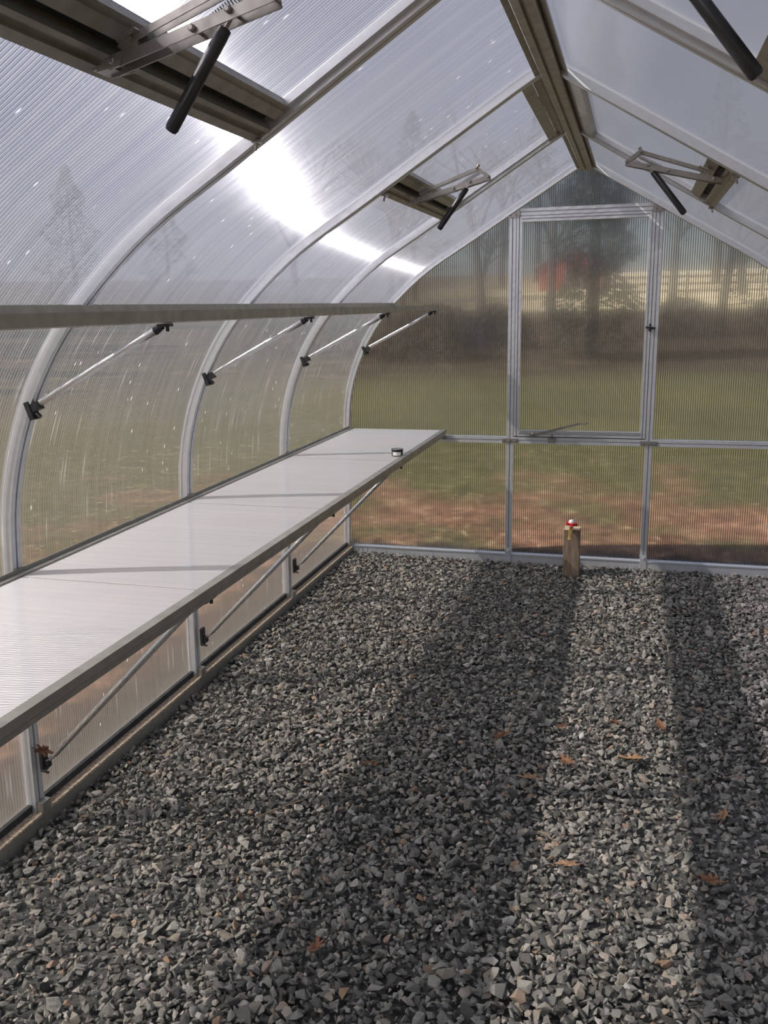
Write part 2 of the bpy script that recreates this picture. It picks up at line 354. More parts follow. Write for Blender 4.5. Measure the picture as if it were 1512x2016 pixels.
def off(pl, s, d):
    return [(p[0]+n[0]*d, p[1]+n[1]*d) for p, n in zip(pl, normals(pl, s))]
def sweep(mb, pl, s, sec, y):
    """sec: list of (dy, d inward)"""
    nn = normals(pl, s); n = len(sec); vs = []
    for p, q in zip(pl, nn):
        for dy, d in sec: vs.append((p[0]+q[0]*d, y+dy, p[1]+q[1]*d))
    K = len(pl)
    fs = [(i*n+j, i*n+(j+1)%n, (i+1)*n+(j+1)%n, (i+1)*n+j) for i in range(K-1) for j in range(n)]
    fs += [tuple(range(n)), tuple((K-1)*n+j for j in range(n))]
    return mb.add(vs, fs)
RIB = [(-.021,-.034),(-.021,0),(-.0035,0),(-.0035,-.010),(.0035,-.010),(.0035,0),(.021,0),(.021,-.034)]
PD = -.026       # pane offset behind the rib face

# ------------------------------------------------------------------ structure: walls, ceiling
WL = struct('wall_left'); WR = struct('wall_right'); WB = struct('wall_back'); CE = struct('ceiling')
ZS = 1.50
def pane_strip(pl, s, y0, y1, m, parent, name='pane', d=PD):
    q = off(pl, s, d); mb = MB(); K = len(q)
    vs = []
    for x, z in q: vs += [(x,y0,z),(x,y1,z)]
    mb.add(vs, [(2*i, 2*i+1, 2*i+3, 2*i+2) for i in range(K-1)])
    o = mb.obj(name, m, parent, smooth=True)
    me = o.data; acc = {}; L_ = 0.0
    for i, p in enumerate(q):
        if i: L_ += math.hypot(q[i][0]-q[i-1][0], q[i][1]-q[i-1][1])
        acc[(round(p[0],4), round(p[1],4))] = L_
    uvquad(me, lambda c: (acc.get((round(c.x,4), round(c.z,4)), 0.0), c.y))
    return o
VENT_BAYS = (1, 3)
z_of = {}
def z_at_x(s, ax):    # height of profile at |x| measured on the left profile
    P = PROF
    for a, b in zip(P, P[1:]):
        if a[1] > 1.0 and a[0] <= -ax <= b[0]:
            f = (-ax-a[0])/(b[0]-a[0]); return a[1]+f*(b[1]-a[1])
    return 2.212
ZV0, ZV1 = z_at_x(-1, .548), z_at_x(-1, .462)
for s, W in ((-1, WL), (1, WR)):
    lo = subprof(s, z1=ZS); up = subprof(s, z0=ZS)
    for b in range(NB + 1):
        y = -b * S
        sweep(MB(), lo, s, RIB, y).obj('rib', M['alu'], W) if False else None
        mb = MB(); sweep(mb, lo, s, RIB, y); mb.obj('rib', M['alu'], W, smooth=True)
        mb = MB(); sweep(mb, up, s, RIB, y); mb.obj('rafter', M['alu'], CE, smooth=True)
    for b in range(NB):
        y1, y0 = -b*S, -(b+1)*S
        pane_strip(subprof(s, z0=.045, z1=ZS), s, y0, y1, M['poly_side'], W)
        if b in VENT_BAYS:
            pane_strip(subprof(s, z0=ZS, z1=ZV0+.004), s, y0, y1, M['poly_roof' if s < 0 else 'poly_roof_shade'], CE)
        else:
            pane_strip(subprof(s, z0=ZS, z1=2.195), s, y0, y1, M['poly_roof' if s < 0 else 'poly_roof_shade'], CE)
    # base rail: upright plate into the gravel, ledge with dust
    sx = -1 if s < 0 else 1; bx = PROF[0][0] if s < 0 else X0+1.05*1.355
    mb = MB(); mb.box((min(bx+sx*.004,bx+sx*-.022), YF, -.06), (max(bx+sx*.004,bx+sx*-.022), 0, .038)); mb.obj('base_rail', M['alu_dull'], W)
    mb = MB(); mb.box((min(bx-sx*.020,bx+sx*.040), YF, .038), (max(bx-sx*.020,bx+sx*.040), 0, .044)); mb.obj('base_ledge', M['grime'], W)
    mb = MB(); mb.box((min(bx+sx*.012,bx+sx*.040), YF, .044), (max(bx+sx*.012,bx+sx*.040), 0, .066)); mb.obj('glazing_bead', M['dark'], W)
    # feet of the ribs
    for b in range(NB + 1):
        y = -b*S; mb = MB(); mb.box((min(bx-sx*.024,bx), y-.019, -.05), (max(bx-sx*.024,bx), y+.019, .075)); mb.obj('rib_foot', M['alu_dull'], W)

# ridge beam: wide flanged extrusion with a middle groove, hung under the peak
mb = MB(); zr = 2.188
sec = [(-.030,0,.016),(-.030,0,0),(-.026,0,-.004),(-.006,0,-.004),(-.004,0,.006),(.004,0,.006),(.006,0,-.004),(.026,0,-.004),(.030,0,0),(.030,0,.016),(.012,0,.03),(-.012,0,.03)]
mb.extrude_dir(sec, (X0, YF, zr), (X0, .02, zr)); mb.obj('ridge_beam', M['alu_dull'], CE)
mb = MB(); mb.extrude_y([(X0-.05, 2.192),(X0,2.226),(X0+.052,2.192),(X0+.052,2.200),(X0,2.236),(X0-.05,2.200)], YF, .02); mb.obj('ridge_cap', M['alu_dull'], CE)

def slopebar(mb, s, ax0, ax1, d0, d1, y0, y1):
    """bar along Y lying in the roof slope between |x| ax0..ax1, depth d0..d1 inward"""
    P = [side((-ax0, z_at_x(s,ax0)), s), side((-ax1, z_at_x(s,ax1)), s)]
    dx, dz = P[1][0]-P[0][0], P[1][1]-P[0][1]; l = math.hypot(dx,dz); n = (dz/l,-dx/l) if s < 0 else (-dz/l, dx/l)
    q = [(P[0][0]+n[0]*d0, P[0][1]+n[1]*d0),(P[1][0]+n[0]*d0, P[1][1]+n[1]*d0),(P[1][0]+n[0]*d1, P[1][1]+n[1]*d1),(P[0][0]+n[0]*d1, P[0][1]+n[1]*d1)]
    return mb.extrude_y(q, y0, y1)
def slope_rail(mb, s, y, ax0, ax1, wd, d0, d1):
    P = [side((-ax0, z_at_x(s,ax0)), s), side((-ax1, z_at_x(s,ax1)), s)]
    dx, dz = P[1][0]-P[0][0], P[1][1]-P[0][1]; l = math.hypot(dx,dz); n = (dz/l,-dx/l) if s < 0 else (-dz/l, dx/l)
    q = [(P[0][0]+n[0]*d0, P[0][1]+n[1]*d0),(P[1][0]+n[0]*d0, P[1][1]+n[1]*d0),(P[1][0]+n[0]*d1, P[1][1]+n[1]*d1),(P[0][0]+n[0]*d1, P[0][1]+n[1]*d1)]
    return mb.extrude_y(q, y-wd/2, y+wd/2)
VL = {(-1,1): 'far left closed roof vent of ribbed polycarbonate in a thin metal frame',
      (-1,3): 'near left closed roof vent of ribbed polycarbonate at the top left',
      (1,1): 'far right closed roof vent in a thin metal frame above the end wall',
      (1,3): 'near right closed roof vent at the top right corner'}
for s in (-1, 1):
    for b in VENT_BAYS:
        y1, y0 = -b*S-.021, -(b+1)*S+.021
        mb = MB()
        slopebar(mb, s, .550, .534, -.034, .002, y0, y1); slopebar(mb, s, .534, .520, -.034, -.006, y0, y1); slopebar(mb, s, .520, .511, -.034, .002, y0, y1)
        mb.obj('cross_member', M['alu_dull'], CE)
        mb = MB(); slopebar(mb, s, .511, .491, -.034, -.030, y0, y1); mb.obj('rubber_seal', M['dark'], CE)
        v = tag(empty('roof_vent', (X0, (y0+y1)/2, 2.18)), VL[(s,b)], 'roof vent', None)
        bpy.context.view_layer.update()
        def fin(o):
            o.matrix_parent_inverse = Matrix.Translation(v.location).inverted(); return o
        mb = MB(); slopebar(mb, s, .491, .468, -.034, -.006, y0+.004, y1-.004); slopebar(mb, s, .468, .456, -.034, -.010, y0+.004, y1-.004)
        fin(mb.obj('bottom_rail', M['alu_dull'], v))
        mb = MB(); slopebar(mb, s, .078, .046, -.034, -.006, y0, y1); slopebar(mb, s, .046, .022, -.034, -.014, y0, y1); fin(mb.obj('hinge_rail', M['alu_dull'], v))
        for yy in (y0+.010, y1-.010):
            mb = MB(); slope_rail(mb, s, yy, .468, .06, .020, -.036, -.012); fin(mb.obj('side_rail', M['alu'], v))
        o = pane_strip([p for p in subprof(s, z0=z_at_x(s,.465), z1=z_at_x(s,.07))], s, y0+.004, y1-.004, M['poly_roof' if s < 0 else 'poly_roof_shade'], v, 'pane', d=-.030); fin(o)
        # bolts at the ends of the cross member
        for yy in (y0+.012, y1-.012):
            p = side((-.540, z_at_x(s,.540)), s)
            mb = MB(); mb.box((p[0]-.012, yy-.010, p[1]-.010), (p[0]+.012, yy+.010, p[1]-.002), .001); mb.tube([(p[0],yy,p[1]-.004),(p[0]+.006*s,yy,p[1]-.026)], .0035, 8)
            mb.obj('cleat', M['steel'], CE)

# ---- back wall (the far gable), frame faces at y=0
def post(mb, x0, x1, z0, z1, y=0.0):
    w_ = x1-x0; xc = (x0+x1)/2
    mb.extrude_dir([(-w_/2,0.03,0),(-w_/2,-.004,0),(-.003,-.004,0),(-.003,.008,0),(.003,.008,0),(.003,-.004,0),(w_/2,-.004,0),(w_/2,.03,0)], (xc,y,z0), (xc,y,z1))
def rail(mb, x0, x1, z0, z1, y=0.0):
    h = z1-z0; zc = (z0+z1)/2
    mb.extrude_dir([(0,.03,-h/2),(0,-.004,-h/2),(0,-.004,-.003),(0,.008,-.003),(0,.008,.003),(0,-.004,.003),(0,-.004,h/2),(0,.03,h/2)], (x0,y,zc), (x1,y,zc))
PXL, PXR = -.388, .423
for a in (PXL, PXR-.038):
    mb = MB(); post(mb, a, a+.038, .045, 2.005); mb.obj('post', M['alu'], WB)
BXR = X0+1.05*1.355
for a, b in ((-1.35, PXL), (PXL+.038, PXR-.038), (PXR, BXR)):
    mb = MB(); rail(mb, a, b, .712, .750); mb.obj('mid_rail', M['alu'], WB)
mb = MB(); rail(mb, PXL+.038, PXR-.038, 1.967, 2.005); mb.obj('top_rail', M['alu'], WB)
mb = MB(); mb.box((-1.36, -.014, -.06), (BXR, .03, .045)); mb.box((-1.36, -.018, .045), (BXR, .03, .052)); mb.obj('base_rail', M['alu'], WB)
def bolt(mb, x, y, z, r=.0055): mb.lathe((x,y,z), [(r,0),(r,-.004),(r*.6,-.007)], 8, 'y')
for a in (PXL, PXR-.038):
    mb = MB(); mb.box((a+.002,-.020,.0), (a+.036,-.012,.085), .001); bolt(mb, a+.019, -.020, .070); mb.obj('foot_bracket', M['alu'], WB)
    mb = MB(); c = a+.019; mb.box((c-.045,-.010,.717), (c+.045,-.004,.741), .001)
    for dx in (-.034, 0, .034): bolt(mb, c+dx, -.010, .729)
    mb.obj('joint_plate', M['steel'], WB)
for sx, a in ((1, PXL), (-1, PXR)):
    mb = MB(); pts = [(0,0),(.060,0),(.066,.012),(.050,.075),(.036,.082),(0,.062)]
    x_ = [(a + sx*(p-.006), 1.958+z) for p, z in pts]
    mb.extrude_y(x_, -.012, -.006)
    for dx, dz in ((.012,.014),(.044,.014),(.012,.048),(.040,.066)): bolt(mb, a+sx*(dx-.006), -.012, 1.958+dz)
    mb.obj('corner_plate', M['steel'], WB)
def flat_pane(poly, m, parent, y=.016, name='pane'):
    mb = MB(); mb.add([(x,y,z) for x,z in poly], [tuple(range(len(poly)))])
    o = mb.obj(name, m, parent); uvquad(o.data, lambda c: (c.z, c.x)); return o
pl = subprof(-1, z0=.731); pr = subprof(1, z0=.731)
xl = PXL+.019; xr = PXR-.019
def cutx(P, xcut, sgn):      # keep the profile part outside xcut
    o = []
    for a, b in zip(P, P[1:]):
        if (a[0]-xcut)*sgn > 0: o.append(a)
        if (a[0]-xcut)*(b[0]-xcut) < 0:
            f = (xcut-a[0])/(b[0]-a[0]); o.append((xcut, a[1]+f*(b[1]-a[1])))
    return o
cl = cutx(pl, xl, -1); cr_ = cutx(pr, xr, 1)
flat_pane([(xl,.731)] + cl, M['poly_end'], WB); flat_pane([(xr,.731)] + cr_, M['poly_end'], WB)
flat_pane([(xl,.05),(-1.36,.05),(-1.347,.731),(xl,.731)], M['poly_end'], WB)
flat_pane([(xr,.05),(BXR,.05),(BXR,.731),(xr,.731)], M['poly_end'], WB)
flat_pane([(xl,.05),(xr,.05),(xr,.731),(xl,.731)], M['poly_end'], WB)
pk = [p for p in pl if p[0] > xl and p[1] > 1.986]; pk2 = [p for p in pr if p[0] < xr and p[1] > 1.986]
flat_pane([(xl,1.986), cl[-1]] + pk + list(reversed(pk2))[1:] + [cr_[-1], (xr,1.986)], M['poly_end'], WB)

# window leaf in the gable
WN = struct('window_1')
a0, a1, z0_, z1_ = PXL+.041, PXR-.041, .755, 1.964
for nm, (x0, x1, z0, z1) in {'a': (a0,a0+.030,z0_,z1_), 'b': (a1-.030,a1,z0_,z1_)}.items():
    mb = MB(); post(mb, x0, x1, z0, z1, -.002); mb.obj('window_frame', M['alu'], WN)
for z0, z1 in ((z0_, z0_+.032), (z1_-.030, z1_)):
    mb = MB(); rail(mb, a0+.030, a1-.030, z0, z1, -.002); mb.obj('window_frame', M['alu'], WN)
mb = MB(); mb.box((a0+.030,-.014,z0_+.032),(a1-.030,.006,z0_+.036)); mb.obj('window_sill', M['alu'], WN)
flat_pane([(a0+.02,z0_+.02),(a1-.02,z0_+.02),(a1-.02,z1_-.02),(a0+.02,z1_-.02)], M['poly_end'], WN, .010)
mb = MB(); mb.box((a0-.0035,.0,z0_),(a0,.03,z1_)); mb.box((a1,.0,z0_),(a1+.0035,.03,z1_)); mb.box((a0,.0,z1_),(a1,.03,z1_+.003)); mb.box((a0,.0,z0_-.004),(a1,.03,z0_)); mb.obj('gap_seal', M['dark'], WN)
# turn latch
mb = MB(); mb.lathe((.380,-.006,1.361), [(.010,0),(.010,-.010),(.006,-.018)], 12, 'y')
mb.obox((.357,-.014,1.362), (.407,-.014,1.357), .008, .012, (0,1,0)); mb.tube([(.380,-.014,1.381),(.380,-.014,1.341)], .006, 8); mb.obj('latch', M['black'], WN)
# casement stay
mb = MB(); mb.obox((-.205,-.020,.772), (.028,-.040,.838), .005, .012, (0,1,0)); mb.obox((.028,-.040,.838), (.060,-.048,.836), .005, .009, (0,1,0)); mb.obox((.055,-.048,.836),(.075,-.040,.844), .004, .006, (0,1,0)); mb.obj('stay_arm', M['steel'], WN)
mb = MB(); mb.box((-.255,-.016,.760),(-.205,-.006,.774), .001); mb.lathe((-.236,-.016,.769),[(.010,0),(.010,-.006),(.006,-.009)],10,'y'); mb.obj('stay_hinge', M['steel'], WN)
mb = MB(); mb.box((-.150,-.012,.722),(-.105,-.005,.750), .001); mb.tube([(-.128,-.012,.745),(-.128,-.020,.768)], .004, 8); mb.obj('stay_catch', M['steel'], WN)

# ------------------------------------------------------------------ lower bench
bench = tag(empty('potting_bench', (-1.05, -2.4, 0)), 'long white ribbed polycarbonate bench with metal front rail along the left wall', 'bench')
def under(o, root):
    o.matrix_parent_inverse = Matrix.Translation(root.location).inverted(); return o
seams = [0.0, -1.085, -2.13, -3.11, -4.14, YF]
for y1, y0 in zip(seams, seams[1:]):
    mb = MB(); x0, x1 = -1.318, -.757; zt = .781
    mb.add([(x0,y0+.0015,zt),(x1,y0+.0015,zt),(x1,y1-.0015,zt),(x0,y1-.0015,zt)], [(0,1,2,3)])
    o = mb.obj('bench_panel', M['poly_bench'], bench); uvquad(o.data, lambda c: (c.x, c.y)); under(o, bench)
mb = MB(); mb.extrude_dir([(-.014,0,.000),(-.014,0,-.034),(.012,0,-.034),(.012,0,-.022),(.016,0,-.018),(.016,0,.003),(-.012,0,.003),(-.012,0,0)], (-.758,YF,.783), (-.758,-.006,.783)); under(mb.obj('front_rail', M['alu_dull'], bench), bench)
mb = MB(); mb.extrude_dir([(0,0,0),(.024,0,0),(.024,0,.004),(.004,0,.006),(.004,0,.016),(0,0,.016)], (-1.338,YF,.782), (-1.338,-.02,.782)); under(mb.obj('wall_rail', M['alu_dull'], bench), bench)
for k_ in range(0, NB + 1):
    y = -k_*S
    if k_ > 0:
        t0 = Vector((-.775, y+.0, .752)); t1 = Vector((-1.312, y, .205)); d = (t1-t0).normalized()
        mb = MB(); mb.tube([t0, t0+d*.05, t0+d*.06, t1-d*.04, t1-d*.03, t1], [.0045,.0055,.0095,.0095,.006,.005], 14); st_ = mb.obj('strut', M['tube'], bench, smooth=True); under(st_, bench)
        mb = MB(); mb.box((-1.332,y-.014,.175),(-1.318,y+.014,.250), .003); mb.box((-1.322,y-.008,.190),(-1.302,y+.008,.215), .003); mb.tube([(-1.325,y-.016,.185),(-1.300,y-.016,.180)], .004, 8)
        under(mb.obj('lower_bracket', M['black'], bench), bench)
        mb = MB(); mb.box((-.785,y-.012,.738),(-.755,y+.012,.750), .003); mb.obox((-.760,y,.742),(-.790,y,.735), .012, .010, (0,1,0)); mb.tube([(-.762,y+.03,.750),(-.762,y+.03,.728)], .005, 8); mb.box((-.772,y-.01,.742),(-.752,y+.045,.750),.002)
        under(mb.obj('upper_bracket', M['black'], bench), bench)
    mb = MB(); mb.box((-1.338,y-.014,.768),(-1.322,y+.014,.784), .002); mb.tube([(-1.33,y,.775),(-1.308,y,.775)], .004, 8); under(mb.obj('rail_clamp', M['black'], bench), bench)
mb = MB(); mb.box((-.775,-.02,.728),(-.742,.0,.750), .002); mb.lathe((-.755,-.02,.737),[(.006,0),(.006,-.006)],8,'y'); under(mb.obj('end_cleat', M['steel'], bench), bench)

# ------------------------------------------------------------------ upper shelf
shelf = tag(empty('wall_shelf', (-.92, -2.4, 1.4)), 'high narrow shelf at eye level with deep metal front rail above the bench', 'shelf')
mb = MB(); mb.extrude_dir([(0,0,0),(0,0,-.027),(-.006,0,-.030),(-.028,0,-.030),(-.028,0,-.026),(-.004,0,-.026),(-.004,0,-.003),(-.03,0,-.003),(-.03,0,0)], (-.790,YF,1.4985), (-.790,-.006,1.4985)); under(mb.obj('front_rail', M['alu_dull'], shelf), shelf)
mb = MB(); mb.extrude_dir([(-.018,0,.016),(.012,0,.016),(.012,0,-.012),(.008,0,-.012),(.008,0,.004),(-.018,0,.004)], (-1.055,YF,1.500), (-1.055,-.02,1.500)); under(mb.obj('wall_rail', M['alu_dull'], shelf), shelf)
for y1, y0 in zip(seams, seams[1:]):
    mb = MB(); x0, x1, zt = -1.045, -.800, 1.4935
    mb.add([(x0,y0+.0015,zt),(x1,y0+.0015,zt),(x1,y1-.0015,zt),(x0,y1-.0015,zt)], [(0,1,2,3)])
    o = mb.obj('shelf_panel', M['poly_bench'], shelf); uvquad(o.data, lambda c: (c.x, c.y)); under(o, shelf)
for k_ in range(NB + 1):
    y = -k_*S - (.006 if k_ == 0 else 0)
    t0 = Vector((-.835, y-.03, 1.450)); t1 = Vector((-1.208, y-.012, 1.262)); d = (t1-t0).normalized(); u_ = (t1-t0).length
    mb = MB(); mb.tube([t0, t0+d*.005, t0+d*.115, t0+d*.12, t0+d*.15, t0+d*.155, t1-d*.012, t1], [.007,.0098,.0098,.0092,.0092,.0098,.0098,.007], 14); under(mb.obj('brace_tube', M['tube'], shelf, smooth=True), shelf)
    mb = MB(); mb.obox((-1.238,y-.010,1.268),(-1.222,y-.010,1.222), .030, .014, (0,1,0)); mb.obox((-1.228,y-.012,1.250),(-1.198,y-.014,1.262), .020, .022, (0,1,0)); mb.tube([(-1.215,y-.012,1.238),(-1.205,y-.012,1.228)], .007, 8); under(mb.obj('lower_bracket', M['black'], shelf), shelf)
    mb = MB(); mb.tube([(-.836,y-.03,1.450),(-.815,y-.03,1.460)], [.012,.007], 10); mb.obox((-.825,y-.03,1.462),(-.792,y-.03,1.464), .022, .008, (0,1,0)); mb.tube([(-.802,y-.03,1.462),(-.802,y-.03,1.448)], .0045, 8); under(mb.obj('upper_bracket', M['black'], shelf), shelf)
    mb = MB(); mb.box((-1.062,y-.018,1.484),(-1.040,y+.018,1.494), .002); mb.tube([(-1.05,y,1.489),(-1.035,y,1.482)], .004, 8); under(mb.obj('rail_clamp', M['black'], shelf), shelf)

# ------------------------------------------------------------------ automatic vent openers
def opener(s, y, label, dz=0.0):
    def X(x): return x if s < 0 else X0+1.05*abs(x)
    def P(x, z, dy=0.0): return (X(x), y+dy, z+dz)
    root = tag(empty('vent_opener', P(-.49, 1.87)), label, 'vent opener', 'heat driven openers under the roof vents')
    def U(o): o.matrix_parent_inverse = Matrix.Translation(root.location).inverted(); return o
    Y = (0,1,0)
    for dy in (-.016, .016):
        mb = MB(); mb.obox(P(-.500,1.872,dy), P(-.222,1.943,dy), .003, .017, Y); U(mb.obj('lower_arm', M['steel'], root))
    for dy in (-.011, .011):
        mb = MB(); mb.obox(P(-.468,1.904,dy), P(-.268,1.974,dy), .003, .011, Y); U(mb.obj('upper_arm', M['steel'], root))
    for dy in (-.019, .019):
        mb = MB(); mb.obox(P(-.268,1.976,dy), P(-.225,1.945,dy), .003, .012, Y); U(mb.obj('link', M['steel'], root))
    mb = MB()
    for dy in (-.021, .021):
        p = [P(-.520,1.862,dy), P(-.505,1.880,dy), P(-.470,1.890,dy), P(-.478,1.868,dy)]
        q = [(a,b+.003,c) for a,b,c in p]; mb.add(p+q, [(0,1,2,3),(7,6,5,4),(0,4,5,1),(1,5,6,2),(2,6,7,3),(3,7,4,0)])
    mb.obox(P(-.525,1.866), P(-.500,1.872), .045, .004, Y); U(mb.obj('clamp_bracket', M['steel'], root))
    mb = MB(); mb.obox(P(-.475,1.892), P(-.462,1.912), .034, .016, Y); mb.obox(P(-.478,1.902),P(-.445,1.918), .05, .004, Y); U(mb.obj('vent_bracket', M['steel'], root))
    # coil spring from mid arm to the tip
    a, b = Vector(P(-.352,1.912,-.0)), Vector(P(-.262,1.962,-.0)); d = b-a; dn = d.normalized(); u1 = Vector(Y); u2 = dn.cross(u1)
    n = 22; pts = [a + d*(i/(n*8)) + (u1*math.cos(i*2*PI/8) + u2*math.sin(i*2*PI/8))*.0065 for i in range(n*8+1)]
    mb = MB(); mb.tube(pts, .0011, 5); U(mb.obj('spring', M['steel'], root, smooth=True))
    for x, z in ((-.490,1.876),(-.352,1.910),(-.225,1.944),(-.268,1.975),(-.292,1.930)):
        mb = MB(); mb.lathe(P(x,z,-.018), [(.0055,0),(.0055,-.006),(.0035,-.008)], 8, 'y'); mb.tube([P(x,z,-.018),P(x,z,.020)], .003, 8)
        U(mb.obj('pivot_pin', M['steel'], root))
    mb = MB(); mb.tube([P(-.262,1.990), P(-.272,1.970)], .0055, 10); U(mb.obj('adjusting_screw', M['steel'], root, smooth=True))
    top = Vector(P(-.298,1.922)); bot = Vector(P(-.410,1.772)); d = (bot-top).normalized()
    mb = MB(); mb.tube([top-d*.004, top+d*.016], .0035, 8); U(mb.obj('piston_rod', M['steel'], root, smooth=True))
    mb = MB(); r = .0105
    mb.tube([top+d*.013, top+d*.015, top+d*.024, top+d*.025, bot-d*.006, bot-d*.001, bot], [r*.6,r*.95,r*.95,r,r,r*.8,r*.5], 16); U(mb.obj('wax_cylinder', M['black'], root, smooth=True))
    return root
opener(-1, -3.78, 'large near steel vent opener with spring and black cylinder at the top left')
opener(-1, -1.76, 'small far steel vent opener with black cylinder left of the gable window')
opener(1, -1.85, 'steel vent opener with black cylinder right of the gable window', .010)
opener(1, -3.78, 'near vent opener whose black cylinder crosses the top right corner', .012)

# ------------------------------------------------------------------ small things
# tin on the bench
tin = tag(empty('tin', (-.795, -.945, .7825)), 'small round black tin with pale label on the bench near its far end', 'tin')
mb = MB(); mb.lathe((0,0,0), [(.026,0),(.0275,.002),(.0275,.024),(.026,.026)], 28); mb.obj('can_body', M['black'], tin, smooth=True)
mb = MB(); mb.lathe((0,0,.024), [(.0285,0),(.0290,.001),(.0290,.009),(.0282,.010),(.0270,.010),(.0265,.008)], 28); mb.obj('lid', M['black'], tin, smooth=True)
mb = MB(); mb.lathe((0,0,.0318), [(.0262,0),(.0262,.0008)], 24); mb.obj('lid_top', M['tube'], tin)
mb = MB(); vs_ = []
for i in range(13):
    a = math.radians(-135 + 90*i/12 + 8)
    for z in (.004, .021): vs_.append((.0279*math.cos(a), .0279*math.sin(a), z))
mb.add(vs_, [(2*i,2*i+2,2*i+3,2*i+1) for i in range(12)]); mb.obj('paper_label', M['white'], tin)

# wooden post with tap
wp = tag(empty('wooden_post', (.013, -.185, 0)), 'short square wooden post standing in the gravel before the gable', 'post')
mb = MB(); mb.box((-.045,-.045,-.05),(.045,.045,.268), .003); mb.obj('timber', M['wood'], wp)
mb = MB(); mb.box((-.043,-.043,.268),(.043,.043,.2695)); mb.obj('cut_end', M['woodend'], wp)
tap = tag(empty('garden_tap', (.010, -.225, .26)), 'brass garden tap with red wheel handle and white cap on the wooden post', 'tap')
mb = MB(); mb.tube([(0,.02,.016),(0,-.018,.016),(-.004,-.030,.010),(-.006,-.034,-.018),(-.007,-.034,-.030),(-.007,-.034,-.036)], [.009,.010,.011,.0085,.010,.012], 14); mb.obj('spout', M['brass'], tap, smooth=True)
mb = MB(); mb.lathe((0,-.010,.016), [(.012,0),(.012,.010),(.007,.012),(.006,.026)], 12); mb.obj('bonnet', M['brass'], tap, smooth=True)
mb = MB()
vsr = []
n = 30
for zz in (.040, .052):
    for i in range(n):
        a = 2*PI*i/n; r = .029 + .005*math.cos(a*5); vsr.append((r*math.cos(a), -.010+r*math.sin(a), zz - .004*math.cos(a)))
mb.add(vsr, [tuple(range(n)), tuple(reversed(range(n,2*n)))] + [(i,(i+1)%n,(i+1)%n+n,i+n) for i in range(n)]); mb.obj('wheel_handle', M['red'], tap)
mb = MB(); mb.lathe((0,-.010,.052), [(.016,0),(.016,.008),(.012,.014),(.005,.018)], 18); mb.obj('white_cap', M['white'], tap, smooth=True)

# dry leaves and twigs
def leaf_mesh(seed, m, ln=.075):
    rnd = random.Random(seed); n = 26; out_ = []
    for i in range(n):
        a = 2*PI*i/n; r = (.5 + .20*math.cos(a*7+rnd.random()) + rnd.uniform(-.06,.06)) * (1.0 - .45*abs(math.sin(a)))
        out_.append((r*math.cos(a)*ln, r*math.sin(a)*ln))
    mb = MB(); c = rnd.uniform(.15,.4)
    def z(x, y): return abs(y)*c*1.3 + (x/ln)**2*ln*c + rnd.uniform(0,.003)
    top = [(x,y,z(x,y)+.0008) for x,y in out_] + [(x*.45,y*.45,z(x*.45,y*.45)+.0008) for x,y in out_] + [(0,0,.0008)]
    fs = [(i,(i+1)%n,n+(i+1)%n,n+i) for i in range(n)] + [(n+i,n+(i+1)%n,2*n) for i in range(n)]
    mb.add(top, fs); mb.tube([(-ln*.45,0,.002),(-ln*.72,.004,.004)], .0012, 5)
    return mb.mesh('leaf_blade', m)
LV = [(.112,-2.134,M['leaf'],'small rusty leaf upper left in the sunlit gravel strip'),(.150,-2.388,M['leaf'],'rusty brown oak leaf left of the big tan leaf on gravel'),
      (.355,-2.32,M['leaf2'],'largest tan oak leaf in the middle of the sunlit gravel strip'),(-.085,-2.26,M['leaf'],'rusty leaf in the shade just left of the sunlit gravel'),
      (-.477,-2.557,M['leaf'],'brown leaf on shaded gravel farthest left of the floor leaves'),(.296,-2.06,M['leaf'],'small orange leaf near the top of the sunlit gravel strip'),
      (.560,-2.93,M['leaf'],'brown leaf in the dark gravel strip on the right'),(-.36,-3.42,M['leaf'],'brown curled leaf on gravel at the bottom centre'),
      (.455,-2.05,M['leaf'],'small leaf at the right edge of the sunlit gravel strip'),(.19,-2.95,M['leaf2'],'tan leaf low in the sunlit gravel strip'),
      (.04,-2.52,M['leaf2'],'curled pale leaf at the left edge of the sunlit strip'),(.62,-2.60,M['leaf2'],'small tan leaf in the dark gravel strip behind the brown one')]
for i, (x, y, m, lab) in enumerate(LV):
    big = .085 if 'largest' in lab else (.05 if 'small' in lab else .062)
    o = bpy.data.objects.new('fallen_leaf', leaf_mesh(i, m, big)); COL.objects.link(o); o.location = (x, y, .017); o.rotation_euler = (random.uniform(-.25,.25), random.uniform(-.25,.25), random.uniform(0,6.3))
    tag(o, lab, 'leaf', 'dry leaves on the gravel')
mb = MB(); mb.tube([(-1.300,-3.11,.235),(-1.285,-3.118,.262)], .002, 5)
o = bpy.data.objects.new('fallen_leaf', leaf_mesh(40, M['leaf'], .048)); COL.objects.link(o); o.location = (-1.300,-3.125,.262); o.rotation_euler = (1.2, .5, .9); tag(o, 'crumpled brown leaf caught on the nearest lower strut bracket', 'leaf', 'dry leaves on the gravel')
for x, y, a, ln, lab in ((.04,-2.62,1.2,.12,'pale thin twig at the left edge of the sunlit gravel'),(.10,-2.82,-.6,.07,'short broken twig in the sunlit gravel strip'),(-.72,-2.95,.9,.20,'long bent twig on the shaded gravel at the lower left')):
    d = Vector((math.cos(a), math.sin(a), 0)); p = Vector((x,y,.024)); mb = MB(); mb.tube([p, p+d*ln*.4+Vector((.006,0,.004)), p+d*ln*.7, p+d*ln], [.0026,.0024,.0018,.0012], 6)
    o = mb.obj('twig', M['twig']); tag(o, lab, 'twig', 'twigs on the gravel')

